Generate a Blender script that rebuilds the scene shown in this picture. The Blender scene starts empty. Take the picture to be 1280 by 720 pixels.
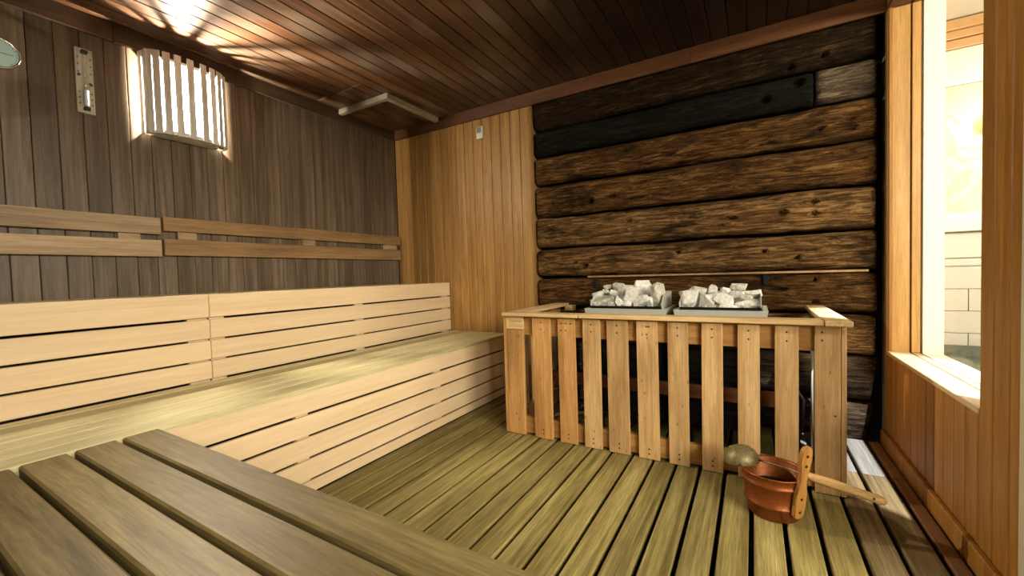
import bpy, bmesh, math, random
from mathutils import Vector, Matrix, noise

S = bpy.context.scene
COL = S.collection

# ------------------------------------------------------------------ camera
F, YAW, PITCH, ROLL = 514.45, 0.5313, -0.0333, -0.0288
CAM = Vector((0, 0, 1.0))
def axes():
    cy, sy = math.cos(YAW), math.sin(YAW); cp, sp = math.cos(PITCH), math.sin(PITCH)
    fw = Vector((-sy*cp, cy*cp, sp)); rt = Vector((cy, sy, 0)); up = rt.cross(fw)
    cr, sr = math.cos(ROLL), math.sin(ROLL)
    return cr*rt + sr*up, -sr*rt + cr*up, fw
RT, UP, FW = axes()
cam = bpy.data.cameras.new('camera'); camo = bpy.data.objects.new('camera', cam); COL.objects.link(camo)
cam.sensor_fit = 'HORIZONTAL'; cam.sensor_width = 36.0; cam.lens = F/1280*36.0
cam.clip_start = 0.02
m = Matrix((RT, UP, -FW)).transposed().to_4x4(); m.translation = CAM
camo.matrix_world = m
S.camera = camo

def at(px, py, X=None, Y=None, Z=None):      # photo pixel -> point on a plane of the room
    d = FW + RT*((px-640)/F) - UP*((py-360)/F)
    if X is not None: t = X/d.x
    elif Y is not None: t = Y/d.y
    else: t = (Z-1.0)/d.z
    return CAM + d*t

# ------------------------------------------------------------------ view, world, large lights
S.view_settings.view_transform = 'Standard'; S.view_settings.look = 'None'
S.view_settings.gamma = 1.0; S.view_settings.use_curve_mapping = False
S.view_settings.exposure = 0.0
S.cycles.use_denoising = True
S.cycles.max_bounces = 8; S.cycles.diffuse_bounces = 3; S.cycles.transparent_max_bounces = 12
S.cycles.sample_clamp_indirect = 4.0

w = bpy.data.worlds.new('world'); S.world = w; w.use_nodes = True
w.node_tree.nodes['Background'].inputs[0].default_value = (1.0, 0.93, 0.8, 1)
w.node_tree.nodes['Background'].inputs[1].default_value = 0.4

def area(name, loc, to, sx, sy, power, col):
    l = bpy.data.lights.new(name, 'AREA'); l.shape = 'RECTANGLE'; l.size = sx; l.size_y = sy
    l.energy = power; l.color = col
    o = bpy.data.objects.new(name, l); COL.objects.link(o); o.location = loc
    o.rotation_euler = (Vector(to)-Vector(loc)).to_track_quat('-Z', 'Y').to_euler()
    return o
# added area light, no fixture seen; enters the sauna through glass door and side glazing
area('added_door_light', (3.0, -0.35, 2.1), (-1.2, 1.3, 0.5), 3.6, 1.0, 470, (1.0, 0.90, 0.70))
# added fill light that brightens the lobby wall behind the window
area('added_lobby_fill', (2.4, 3.3, 2.75), (1.5, 5.0, 1.3), 1.4, 0.5, 28, (1.0, 0.93, 0.78))
sp = bpy.data.lights.new('lobby_spotlight_beam', 'SPOT'); sp.energy = 1250; sp.spot_size = math.radians(27); sp.spot_blend = 0.35
sp.shadow_soft_size = 0.015; sp.color = (1.0, 0.97, 0.92)
spo = bpy.data.objects.new('lobby_spotlight_beam', sp); COL.objects.link(spo); spo.location = (1.08, 1.73, 2.93)
spo.rotation_euler = (Vector((0.33, 2.46, 0.0))-spo.location).to_track_quat('-Z', 'Y').to_euler()

# ------------------------------------------------------------------ materials
MATS = {}
def new_mat(name):
    mt = bpy.data.materials.new(name); mt.use_nodes = True; MATS[name] = mt
    return mt, mt.node_tree.nodes, mt.node_tree.links, mt.node_tree.nodes['Principled BSDF']
def c4(c): return (c[0], c[1], c[2], 1)

def wood(name, dark, mid, light, axis='Z', rough=0.55, vary=0.22, freq=26.0, along=1.1, bump=0.12, stain=0.35, stain_col=None, knots=0.0, spec=0.3, wear_glow=None, ceiling_shade=None, grain=.22):
    mt, N, L, B = new_mat(name)
    tc = N.new('ShaderNodeTexCoord'); oi = N.new('ShaderNodeObjectInfo')
    mul = N.new('ShaderNodeVectorMath'); mul.operation = 'SCALE'; mul.inputs[3].default_value = 1.0
    off = N.new('ShaderNodeCombineXYZ')
    k = N.new('ShaderNodeMath'); k.operation = 'MULTIPLY'; k.inputs[1].default_value = 91.7
    L.new(oi.outputs['Random'], k.inputs[0])
    for i in range(3): L.new(k.outputs[0], off.inputs[i])
    add = N.new('ShaderNodeVectorMath'); add.operation = 'ADD'
    L.new(tc.outputs['Object'], add.inputs[0]); L.new(off.outputs[0], add.inputs[1])
    mp = N.new('ShaderNodeMapping')
    sc = [freq]*3; sc['XYZ'.index(axis)] = along
    mp.inputs['Scale'].default_value = sc
    L.new(add.outputs[0], mp.inputs[0])
    n1 = N.new('ShaderNodeTexNoise'); n1.inputs['Scale'].default_value = 1.0; n1.inputs['Detail'].default_value = 5
    n1.inputs['Roughness'].default_value = 0.62; n1.inputs['Distortion'].default_value = 0.6
    L.new(mp.outputs[0], n1.inputs['Vector'])
    rp = N.new('ShaderNodeValToRGB'); e = rp.color_ramp.elements
    e[0].position = 0.28; e[0].color = c4(dark); e[1].position = 0.72; e[1].color = c4(light)
    q = e.new(0.5); q.color = c4(mid)
    L.new(n1.outputs['Fac'], rp.inputs[0])
    # large soft stains
    mp2 = N.new('ShaderNodeMapping'); s2 = [7.0]*3; s2['XYZ'.index(axis)] = 2.2; mp2.inputs['Scale'].default_value = s2
    L.new(add.outputs[0], mp2.inputs[0])
    n2 = N.new('ShaderNodeTexNoise'); n2.inputs['Scale'].default_value = 1.0; n2.inputs['Detail'].default_value = 4
    L.new(mp2.outputs[0], n2.inputs['Vector'])
    r2 = N.new('ShaderNodeMapRange'); r2.inputs[1].default_value = 0.46; r2.inputs[2].default_value = 0.72
    r2.inputs[3].default_value = 0.0; r2.inputs[4].default_value = stain
    L.new(n2.outputs['Fac'], r2.inputs[0])
    mx = N.new('ShaderNodeMix'); mx.data_type = 'RGBA'
    sc_ = stain_col or tuple(x*0.45 for x in dark)
    mx.inputs[7].default_value = c4(sc_)
    L.new(r2.outputs[0], mx.inputs[0]); L.new(rp.outputs[0], mx.inputs[6])
    out = mx.outputs[2]
    if knots:
        v = N.new('ShaderNodeTexVoronoi'); mp3 = N.new('ShaderNodeMapping'); s3 = [5.0]*3; s3['XYZ'.index(axis)] = 2.2
        mp3.inputs['Scale'].default_value = s3; L.new(add.outputs[0], mp3.inputs[0]); L.new(mp3.outputs[0], v.inputs['Vector'])
        kr = N.new('ShaderNodeMapRange'); kr.inputs[1].default_value = 0.04; kr.inputs[2].default_value = 0.13
        kr.inputs[3].default_value = knots; kr.inputs[4].default_value = 0.0
        L.new(v.outputs['Distance'], kr.inputs[0])
        m3 = N.new('ShaderNodeMix'); m3.data_type = 'RGBA'; m3.inputs[7].default_value = c4(tuple(x*0.3 for x in dark))
        L.new(kr.outputs[0], m3.inputs[0]); L.new(out, m3.inputs[6]); out = m3.outputs[2]
    if wear_glow:                                   # bleached wear, made stronger to paint in lamp glow, with an uneven edge
        wc, wamt = wear_glow
        n4 = N.new('ShaderNodeTexNoise'); n4.inputs['Scale'].default_value = 1.6; n4.inputs['Detail'].default_value = 8
        L.new(add.outputs[0], n4.inputs['Vector'])
        r4 = N.new('ShaderNodeMapRange'); r4.inputs[1].default_value = 0.5; r4.inputs[2].default_value = 0.75
        r4.inputs[3].default_value = 0; r4.inputs[4].default_value = wamt
        L.new(n4.outputs['Fac'], r4.inputs[0])
        m4 = N.new('ShaderNodeMix'); m4.data_type = 'RGBA'; m4.inputs[7].default_value = c4(wc)
        L.new(r4.outputs[0], m4.inputs[0]); L.new(out, m4.inputs[6]); out = m4.outputs[2]
    if ceiling_shade:                                      # ceiling shade painted in above the heaters, with a ragged edge
        sc0, ra, rb, amt = ceiling_shade
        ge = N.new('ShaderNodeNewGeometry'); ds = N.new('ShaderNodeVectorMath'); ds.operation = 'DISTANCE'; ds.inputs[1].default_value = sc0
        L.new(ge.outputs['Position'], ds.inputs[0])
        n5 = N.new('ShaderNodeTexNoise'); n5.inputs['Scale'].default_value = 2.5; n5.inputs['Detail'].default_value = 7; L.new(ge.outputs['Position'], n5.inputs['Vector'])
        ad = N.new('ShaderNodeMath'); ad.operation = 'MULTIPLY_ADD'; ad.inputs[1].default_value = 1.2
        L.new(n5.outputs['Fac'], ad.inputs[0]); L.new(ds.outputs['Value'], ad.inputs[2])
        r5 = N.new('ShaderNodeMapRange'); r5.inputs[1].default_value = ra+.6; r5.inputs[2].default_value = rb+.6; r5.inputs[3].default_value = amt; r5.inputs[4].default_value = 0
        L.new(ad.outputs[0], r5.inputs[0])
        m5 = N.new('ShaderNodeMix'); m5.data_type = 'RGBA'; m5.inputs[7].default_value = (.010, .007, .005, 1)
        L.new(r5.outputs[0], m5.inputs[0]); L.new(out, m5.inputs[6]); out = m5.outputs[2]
    hs = N.new('ShaderNodeHueSaturation')
    vr = N.new('ShaderNodeMapRange'); vr.inputs[3].default_value = 1-vary; vr.inputs[4].default_value = 1+vary
    L.new(oi.outputs['Random'], vr.inputs[0]); L.new(out, hs.inputs['Color'])
    mpf = N.new('ShaderNodeMapping'); sf = [freq*5.5]*3; sf['XYZ'.index(axis)] = along*7; mpf.inputs['Scale'].default_value = sf
    L.new(add.outputs[0], mpf.inputs[0])
    nf = N.new('ShaderNodeTexNoise'); nf.inputs['Scale'].default_value = 1.0; nf.inputs['Detail'].default_value = 4; nf.inputs['Roughness'].default_value = .7
    L.new(mpf.outputs[0], nf.inputs['Vector'])
    rf = N.new('ShaderNodeMapRange'); rf.inputs[1].default_value = .3; rf.inputs[2].default_value = .7; rf.inputs[3].default_value = 1-grain; rf.inputs[4].default_value = 1+grain
    L.new(nf.outputs['Fac'], rf.inputs[0])
    mf = N.new('ShaderNodeMath'); mf.operation = 'MULTIPLY'; L.new(rf.outputs[0], mf.inputs[0]); L.new(vr.outputs[0], mf.inputs[1]); L.new(mf.outputs[0], hs.inputs['Value'])
    L.new(hs.outputs[0], B.inputs['Base Color'])
    B.inputs['Roughness'].default_value = rough; B.inputs['Specular IOR Level'].default_value = spec
    bp = N.new('ShaderNodeBump'); bp.inputs['Strength'].default_value = bump; bp.inputs['Distance'].default_value = 0.01
    L.new(n1.outputs['Fac'], bp.inputs['Height']); L.new(bp.outputs[0], B.inputs['Normal'])
    return mt

def plain(name, col, rough=0.5, metal=0.0, bump=0.0, scale=40.0, var=0.0, spec=0.5):
    mt, N, L, B = new_mat(name)
    B.inputs['Base Color'].default_value = c4(col); B.inputs['Roughness'].default_value = rough; B.inputs['Metallic'].default_value = metal
    B.inputs['Specular IOR Level'].default_value = spec
    tc = N.new('ShaderNodeTexCoord'); n = N.new('ShaderNodeTexNoise'); n.inputs['Scale'].default_value = scale; n.inputs['Detail'].default_value = 6
    L.new(tc.outputs['Object'], n.inputs['Vector'])
    if bump:
        b = N.new('ShaderNodeBump'); b.inputs['Strength'].default_value = bump; b.inputs['Distance'].default_value = 0.01
        L.new(n.outputs['Fac'], b.inputs['Height']); L.new(b.outputs[0], B.inputs['Normal'])
    if var:
        r = N.new('ShaderNodeValToRGB'); r.color_ramp.elements[0].position = .3; r.color_ramp.elements[1].position = .7
        r.color_ramp.elements[0].color = c4(tuple(x*(1-var) for x in col)); r.color_ramp.elements[1].color = c4(tuple(min(1, x*(1+var)) for x in col))
        L.new(n.outputs['Fac'], r.inputs[0]); L.new(r.outputs[0], B.inputs['Base Color'])
    return mt

def emit(name, col, s):
    mt, N, L, B = new_mat(name)
    B.inputs['Base Color'].default_value = c4(col); B.inputs['Emission Color'].default_value = c4(col); B.inputs['Emission Strength'].default_value = s
    return mt

def glass(name, tint=(1, 1, 1), gloss=0.07):
    mt, N, L, B = new_mat(name)
    N.remove(B); o = N['Material Output']
    t = N.new('ShaderNodeBsdfTransparent'); t.inputs[0].default_value = c4(tint)
    g = N.new('ShaderNodeBsdfGlossy'); g.inputs['Roughness'].default_value = 0.03
    x = N.new('ShaderNodeMixShader'); x.inputs[0].default_value = gloss
    L.new(t.outputs[0], x.inputs[1]); L.new(g.outputs[0], x.inputs[2]); L.new(x.outputs[0], o.inputs[0])
    return mt

wood('wall_brown', (.068, .044, .028), (.132, .094, .062), (.210, .158, .112), 'Z', rough=.42, vary=.20, stain=.25, freq=30)
wood('wall_gold', (.25, .122, .032), (.345, .185, .053), (.43, .252, .083), 'Z', rough=.48, vary=.16, stain=.18)
wood('wall_amber', (.22, .092, .016), (.30, .138, .026), (.38, .19, .042), 'Z', rough=.5, vary=.10, stain=.2)
wood('ceiling_brown', (.050, .021, .009), (.092, .042, .019), (.145, .075, .040), 'Y', rough=.36, vary=.22, stain=.35, wear_glow=((.26, .21, .16), .6), ceiling_shade=((-.05, 2.7, 2.45), .7, 2.2, .93))
wood('trim_brown', (.045, .026, .015), (.075, .043, .025), (.11, .068, .042), 'Y', rough=.4, vary=.15)
wood('trim_red', (.065, .026, .010), (.105, .044, .018), (.15, .068, .029), 'X', rough=.42, vary=.15)
wood('rail_tan', (.26, .175, .10), (.37, .26, .155), (.46, .34, .215), 'Y', rough=.5, vary=.15, stain=.35, stain_col=(.13, .075, .035))
wood('rail_brown', (.20, .115, .05), (.30, .18, .082), (.38, .24, .115), 'Y', rough=.5, vary=.15, stain=.4, stain_col=(.09, .045, .02))
wood('bench_pale', (.61, .455, .285), (.665, .505, .325), (.715, .56, .375), 'Y', rough=.5, vary=.07, stain=.12, stain_col=(.5, .33, .16), bump=.05, grain=.05)
wood('seat_olive', (.44, .38, .20), (.56, .50, .285), (.66, .60, .36), 'Y', rough=.45, vary=.12, stain=.3, stain_col=(.26, .2, .08), bump=.06)
wood('seat_brown', (.095, .070, .025), (.175, .132, .052), (.25, .198, .084), 'X', rough=.5, vary=.12, stain=.45, stain_col=(.10, .062, .022), freq=22, spec=.15, grain=.3)
wood('floor_olive', (.105, .082, .027), (.225, .185, .066), (.345, .29, .118), 'Y', rough=.55, vary=.20, stain=.55, stain_col=(.11, .075, .025), freq=34, bump=.18, grain=.35, spec=.15)
wood('floor_grey', (.10, .070, .032), (.19, .142, .072), (.28, .222, .125), 'Y', rough=.6, vary=.10, stain=.4, stain_col=(.06, .042, .022), freq=34, bump=.18, grain=.35, knots=.6, spec=.15)
wood('floor_brown', (.13, .062, .026), (.21, .105, .048), (.28, .15, .07), 'Y', rough=.5, vary=.10, stain=.4)
wood('floor_bleached', (.09, .09, .088), (.19, .19, .18), (.30, .29, .27), 'Y', rough=.6, vary=.08, stain=.7, stain_col=(.13, .12, .11), freq=30, bump=.15)
wood('guard_wood', (.42, .25, .10), (.56, .36, .165), (.66, .46, .24), 'Z', rough=.5, vary=.10, stain=.42, stain_col=(.22, .105, .03), knots=.75, bump=.08)
wood('guard_amber', (.40, .20, .06), (.52, .285, .10), (.62, .37, .15), 'Z', rough=.5, vary=.10, stain=.55, stain_col=(.14, .055, .014), knots=.6, bump=.08)
wood('guard_cap', (.50, .33, .15), (.64, .45, .225), (.74, .55, .30), 'X', rough=.45, vary=.08, stain=.3, stain_col=(.3, .16, .06))
wood('guard_cap_side', (.50, .33, .15), (.64, .45, .225), (.74, .55, .30), 'Y', rough=.45, vary=.08, stain=.3, stain_col=(.3, .16, .06))
wood('guard_beam', (.38, .19, .055), (.50, .27, .09), (.60, .36, .14), 'X', rough=.5, vary=.1, stain=.5, stain_col=(.2, .085, .02))
wood('inner_red', (.13, .045, .018), (.20, .075, .03), (.26, .11, .045), 'X', rough=.5, stain=.5)
wood('sill_wood', (.42, .29, .165), (.52, .38, .23), (.60, .46, .30), 'Y', rough=.35, vary=.05, stain=.25, stain_col=(.42, .28, .14))
wood('jamb_wood', (.30, .155, .042), (.38, .21, .066), (.46, .275, .10), 'Z', rough=.4, vary=.06, stain=.2, stain_col=(.33, .16, .04))
wood('lamp_slat', (.50, .48, .45), (.62, .61, .58), (.72, .71, .69), 'Z', rough=.5, vary=.12, stain=.3)
wood('handle_wood', (.28, .12, .028), (.38, .185, .05), (.47, .26, .082), 'Z', rough=.4, vary=.05, stain=.5, stain_col=(.24, .09, .02), freq=40)
wood('ladle_wood', (.40, .24, .09), (.52, .33, .135), (.62, .42, .19), 'X', rough=.45, vary=.05, stain=.4, stain_col=(.26, .13, .045), freq=40)
wood('timer_board', (.26, .23, .18), (.40, .36, .29), (.52, .48, .40), 'Z', rough=.5, stain=.6, stain_col=(.10, .085, .06))
wood('hatch_pale', (.30, .255, .19), (.42, .36, .27), (.52, .45, .34), 'X', rough=.5, stain=.3)

def timber_mat(name, dark, mid, light, green=0.0):
    mt, N, L, B = new_mat(name)
    tc = N.new('ShaderNodeTexCoord'); oi = N.new('ShaderNodeObjectInfo')
    k = N.new('ShaderNodeMath'); k.operation = 'MULTIPLY'; k.inputs[1].default_value = 63.1; L.new(oi.outputs['Random'], k.inputs[0])
    off = N.new('ShaderNodeCombineXYZ'); L.new(k.outputs[0], off.inputs[0]); L.new(k.outputs[0], off.inputs[2])
    add = N.new('ShaderNodeVectorMath'); add.operation = 'ADD'; L.new(tc.outputs['Object'], add.inputs[0]); L.new(off.outputs[0], add.inputs[1])
    mp = N.new('ShaderNodeMapping'); mp.inputs['Scale'].default_value = (5, 30, 48); L.new(add.outputs[0], mp.inputs[0])
    n1 = N.new('ShaderNodeTexNoise'); n1.inputs['Scale'].default_value = 1; n1.inputs['Detail'].default_value = 8; n1.inputs['Roughness'].default_value = .72; n1.inputs['Distortion'].default_value = 1.2
    L.new(mp.outputs[0], n1.inputs['Vector'])
    rp = N.new('ShaderNodeValToRGB'); e = rp.color_ramp.elements
    e[0].position = .33; e[0].color = c4(dark); e[1].position = .68; e[1].color = c4(light); q = e.new(.5); q.color = c4(mid)
    L.new(n1.outputs['Fac'], rp.inputs[0])
    # charred / tarred patches with shapes of their own
    mp2 = N.new('ShaderNodeMapping'); mp2.inputs['Scale'].default_value = (2.6, 6, 7); L.new(add.outputs[0], mp2.inputs[0])
    n2 = N.new('ShaderNodeTexNoise'); n2.inputs['Scale'].default_value = 1; n2.inputs['Detail'].default_value = 9; n2.inputs['Roughness'].default_value = .7
    L.new(mp2.outputs[0], n2.inputs['Vector'])
    r2 = N.new('ShaderNodeMapRange'); r2.inputs[1].default_value = .47; r2.inputs[2].default_value = .63; r2.inputs[4].default_value = .85
    L.new(n2.outputs['Fac'], r2.inputs[0])
    mx = N.new('ShaderNodeMix'); mx.data_type = 'RGBA'; mx.inputs[7].default_value = (.006, .0045+.002*green, .003, 1)
    L.new(r2.outputs[0], mx.inputs[0]); L.new(rp.outputs[0], mx.inputs[6]); L.new(mx.outputs[2], B.inputs['Base Color'])
    B.inputs['Roughness'].default_value = .9; B.inputs['Specular IOR Level'].default_value = .06
    n3 = N.new('ShaderNodeTexNoise'); n3.inputs['Scale'].default_value = 90; n3.inputs['Detail'].default_value = 6; L.new(add.outputs[0], n3.inputs['Vector'])
    ma = N.new('ShaderNodeMath'); ma.operation = 'MULTIPLY_ADD'; ma.inputs[1].default_value = .5
    L.new(n3.outputs['Fac'], ma.inputs[0]); L.new(n1.outputs['Fac'], ma.inputs[2])
    bp = N.new('ShaderNodeBump'); bp.inputs['Strength'].default_value = .9; bp.inputs['Distance'].default_value = .025
    L.new(ma.outputs[0], bp.inputs['Height']); L.new(bp.outputs[0], B.inputs['Normal'])
    return mt
timber_mat('timber_brown', (.008, .004, .002), (.078, .036, .011), (.27, .142, .048))
timber_mat('timber_tan', (.012, .006, .003), (.125, .064, .022), (.40, .245, .105))
timber_mat('timber_grey', (.018, .012, .008), (.085, .058, .036), (.23, .175, .12))
timber_mat('timber_black', (.002, .002, .0015), (.007, .0072, .005), (.024, .023, .015), 1.0)
timber_mat('timber_dark', (.004, .0024, .0014), (.018, .0095, .0045), (.075, .042, .018))

plain('dark_void', (.012, .010, .008), .9)
plain('black_metal', (.015, .015, .015), .45, .6)
plain('stainless', (.70, .73, .68), .42, .35, bump=.03)
plain('steel_dark', (.03, .03, .03), .4, .9)
plain('copper', (.21, .056, .009), .42, .5, bump=.05, scale=160, var=.4)
plain('copper_dark', (.12, .06, .03), .5, .6, var=.3)
plain('bronze', (.19, .155, .075), .5, .5, bump=.05, scale=60, var=.35)
plain('screw', (.03, .022, .015), .5, .3)
plain('stone', (.88, .87, .79), .85, 0, bump=.5, scale=60, var=.28, spec=.2)
plain('stone_grey', (.56, .55, .47), .85, 0, bump=.5, scale=60, var=.35, spec=.2)
plain('white_paint', (.56, .56, .49), .45)
plain('plaster', (.50, .47, .40), .8, var=.03, scale=8)
plain('lobby_tile', (.56, .53, .45), .3, var=.03, scale=6)
plain('lobby_wood', (.40, .22, .08), .4, var=.08, scale=14)
plain('lobby_dark', (.06, .075, .05), .6, var=.5, scale=30)
plain('lobby_floor', (.55, .52, .42), .4, var=.1, scale=10)
plain('door_frame', (.56, .55, .42), .45)
plain('dial', (.58, .88, .93), .3)
plain('chrome', (.7, .7, .7), .15, 1.0)
plain('ink', (.03, .025, .03), .6)
plain('ink_violet', (.20, .10, .22), .6)
plain('sand_white', (.80, .84, .90), .7)
plain('plastic_white', (.75, .74, .66), .4)
plain('plastic_grey', (.22, .23, .22), .4)
plain('rubber', (.01, .01, .01), .6)
glass('pane_glass'); glass('tube_glass', (.93, .95, .95), .12)
emit('bulb_glow', (1.0, .95, .86), 60); emit('globe_glow', (1.0, .80, .50), 8)
def marble():
    mt, N, L, B = new_mat('onyx')
    tc = N.new('ShaderNodeTexCoord'); n = N.new('ShaderNodeTexNoise'); n.inputs['Scale'].default_value = 2.2; n.inputs['Detail'].default_value = 8; n.inputs['Distortion'].default_value = 1.5
    L.new(tc.outputs['Object'], n.inputs['Vector'])
    r = N.new('ShaderNodeValToRGB'); e = r.color_ramp.elements
    e[0].position = .44; e[0].color = (.60, .42, .24, 1); e[1].position = .56; e[1].color = (.58, .43, .27, 1)
    q = e.new(.5); q.color = (.42, .26, .12, 1)
    L.new(n.outputs['Fac'], r.inputs[0]); L.new(r.outputs[0], B.inputs['Base Color']); B.inputs['Roughness'].default_value = .3
marble()

# ------------------------------------------------------------------ builders
def link(name, me, parent=None, loc=(0, 0, 0), mat=None, rot=(0, 0, 0)):
    o = bpy.data.objects.new(name, me); COL.objects.link(o); o.location = loc; o.rotation_euler = rot
    if parent: o.parent = parent
    if mat and not me.materials: me.materials.append(MATS[mat])
    return o
def finish(bm, name, smooth=False):
    bmesh.ops.recalc_face_normals(bm, faces=bm.faces)
    me = bpy.data.meshes.new(name); bm.to_mesh(me); bm.free()
    if smooth:
        for p in me.polygons: p.use_smooth = True
    return me
BOXES = {}
def box_mesh(sx, sy, sz, bev, mat):
    key = (round(sx, 4), round(sy, 4), round(sz, 4), bev, mat)
    if key in BOXES: return BOXES[key]
    bm = bmesh.new(); bmesh.ops.create_cube(bm, size=1.0)
    bmesh.ops.scale(bm, vec=(sx, sy, sz), verts=bm.verts)
    if bev: bmesh.ops.bevel(bm, geom=bm.edges[:], offset=bev, segments=1, affect='EDGES', clamp_overlap=True)
    me = finish(bm, 'board'); me.materials.append(MATS[mat]); BOXES[key] = me
    return me
def box(name, x0, x1, y0, y1, z0, z1, mat, parent=None, bev=0.002, rot=(0, 0, 0), origin=(0, 0, 0)):
    me = box_mesh(x1-x0, y1-y0, z1-z0, bev, mat)
    return link(name, me, parent, ((x0+x1)/2-origin[0], (y0+y1)/2-origin[1], (z0+z1)/2-origin[2]), None, rot)
def add_box(bm, x0, x1, y0, y1, z0, z1):
    r = bmesh.ops.create_cube(bm, size=1.0)
    bmesh.ops.scale(bm, vec=(x1-x0, y1-y0, z1-z0), verts=r['verts'])
    bmesh.ops.translate(bm, vec=((x0+x1)/2, (y0+y1)/2, (z0+z1)/2), verts=r['verts'])
def sbox(name, x0, x1, y0, y1, z0, z1, mat, bev=0):
    bm = bmesh.new(); add_box(bm, x0, x1, y0, y1, z0, z1)
    return link(name, finish(bm, name), None, (0, 0, 0), mat)
def lathe(prof, n=32, close=False):
    bm = bmesh.new(); rings = []
    for r, z in prof:
        rings.append([bm.verts.new((r*math.cos(2*math.pi*i/n), r*math.sin(2*math.pi*i/n), z)) for i in range(n)])
    for a, b in zip(rings, rings[1:]):
        for i in range(n): bm.faces.new((a[i], a[(i+1) % n], b[(i+1) % n], b[i]))
    if close:
        bm.faces.new(rings[0]); bm.faces.new(rings[-1])
    return bm
def tube_bm(pts, rads, n=12):
    bm = bmesh.new(); rings = []; pts = [Vector(p) for p in pts]
    for i, p in enumerate(pts):
        t = (pts[min(i+1, len(pts)-1)] - pts[max(i-1, 0)]).normalized()
        a = t.orthogonal().normalized() if i == 0 else (rings_a - t*rings_a.dot(t)).normalized()
        rings_a = a; b = t.cross(a)
        r = rads[i] if isinstance(rads, (list, tuple)) else rads
        rings.append([bm.verts.new(p + (a*math.cos(2*math.pi*k/n)+b*math.sin(2*math.pi*k/n))*r) for k in range(n)])
    for a, b in zip(rings, rings[1:]):
        for i in range(n): bm.faces.new((a[i], a[(i+1) % n], b[(i+1) % n], b[i]))
    bm.faces.new(rings[0]); bm.faces.new(rings[-1])
    return bm
def thing(name, label, cat, loc=(0, 0, 0), group=None, rot=(0, 0, 0)):
    o = bpy.data.objects.new(name, None); COL.objects.link(o); o.location = loc; o.rotation_euler = rot
    o.empty_display_size = .05
    o['label'] = label; o['category'] = cat
    if group: o['group'] = group
    return o
def tag(o, label, cat, group=None):
    o['label'] = label; o['category'] = cat
    if group: o['group'] = group
    return o
def struct(o, label=None, cat=None):
    o['kind'] = 'structure'
    if label: o['label'] = label
    if cat: o['category'] = cat
    return o

XL, XR, YB, YF, ZC = -3.067, 0.628, 3.0, -0.9, 2.4516
ZK = 2.352
P = 0.095

# ------------------------------------------------------------------ floor
floor = struct(sbox('floor', XL-.1, XR+.02, YF-.05, YB+.1, -.12, -.055, 'dark_void', bev=0), 'dark subfloor under the gapped wooden duckboards', 'floor')
PF = 0.1118
xs = [-0.0153 + PF*k for k in range(-16, 6)]
edges = xs + [XR-.022]
for i in range(len(edges)-1):
    a, b = edges[i], edges[i+1]
    last = i == len(edges)-2
    mat = 'floor_brown' if last else 'floor_grey' if a > .25 else 'floor_olive'
    g = .0085
    if a > .15:
        far = 'floor_brown' if last else 'floor_bleached'
        box('floor_slat', a+g, b-g, YF+.02, 2.507, -.028, 0, mat, floor, .003)
        box('floor_slat', a+g, b-g, 2.515, YB-.01, -.028, 0, far, floor, .003)
    else:
        box('floor_slat', a+g, b-g, YF+.02, YB-.01, -.028, 0, mat, floor, .003)
for y in (.1, .9, 1.7, 2.46, 2.9):
    box('floor_joist', -1.79, XR-.03, y, y+.05, -.055, -.0285, 'dark_void', floor, 0)

# ------------------------------------------------------------------ left wall
wl = struct(sbox('wall_left', XL-.16, XL-.018, YF-.16, YB+.16, -.12, 2.6, 'dark_void', bev=0), 'brown tongue and groove boarded wall behind the tiered benches', 'wall')
y = .488 - P*14
while y < YB-.03:
    y1 = min(y+P, YB-.002)
    box('wall_board', XL-.018, XL, max(y, YF)+.0010, y1-.0010, .3, ZC, 'wall_brown', wl, .0025)
    y += P

# ------------------------------------------------------------------ back wall: boards and timbers
XP = -1.552
wb = struct(sbox('wall_back', XL-.16, XR+.018, YB+.16, YB+.30, -.12, 2.6, 'dark_void', bev=0), 'back wall of golden boards beside stacked old timbers', 'wall')
x = XL; n = 16; wbd = (XP-XL)/n
for i in range(n):
    box('wall_board', x+.0018, x+wbd-.0018, YB, YB+.018, -.05, ZC, 'wall_gold', wb, .004); x += wbd
box('board_edge_trim', XP+.0005, XP+.007, YB-.002, YB+.15, -.05, ZC, 'wall_gold', wb, .001)

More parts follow.
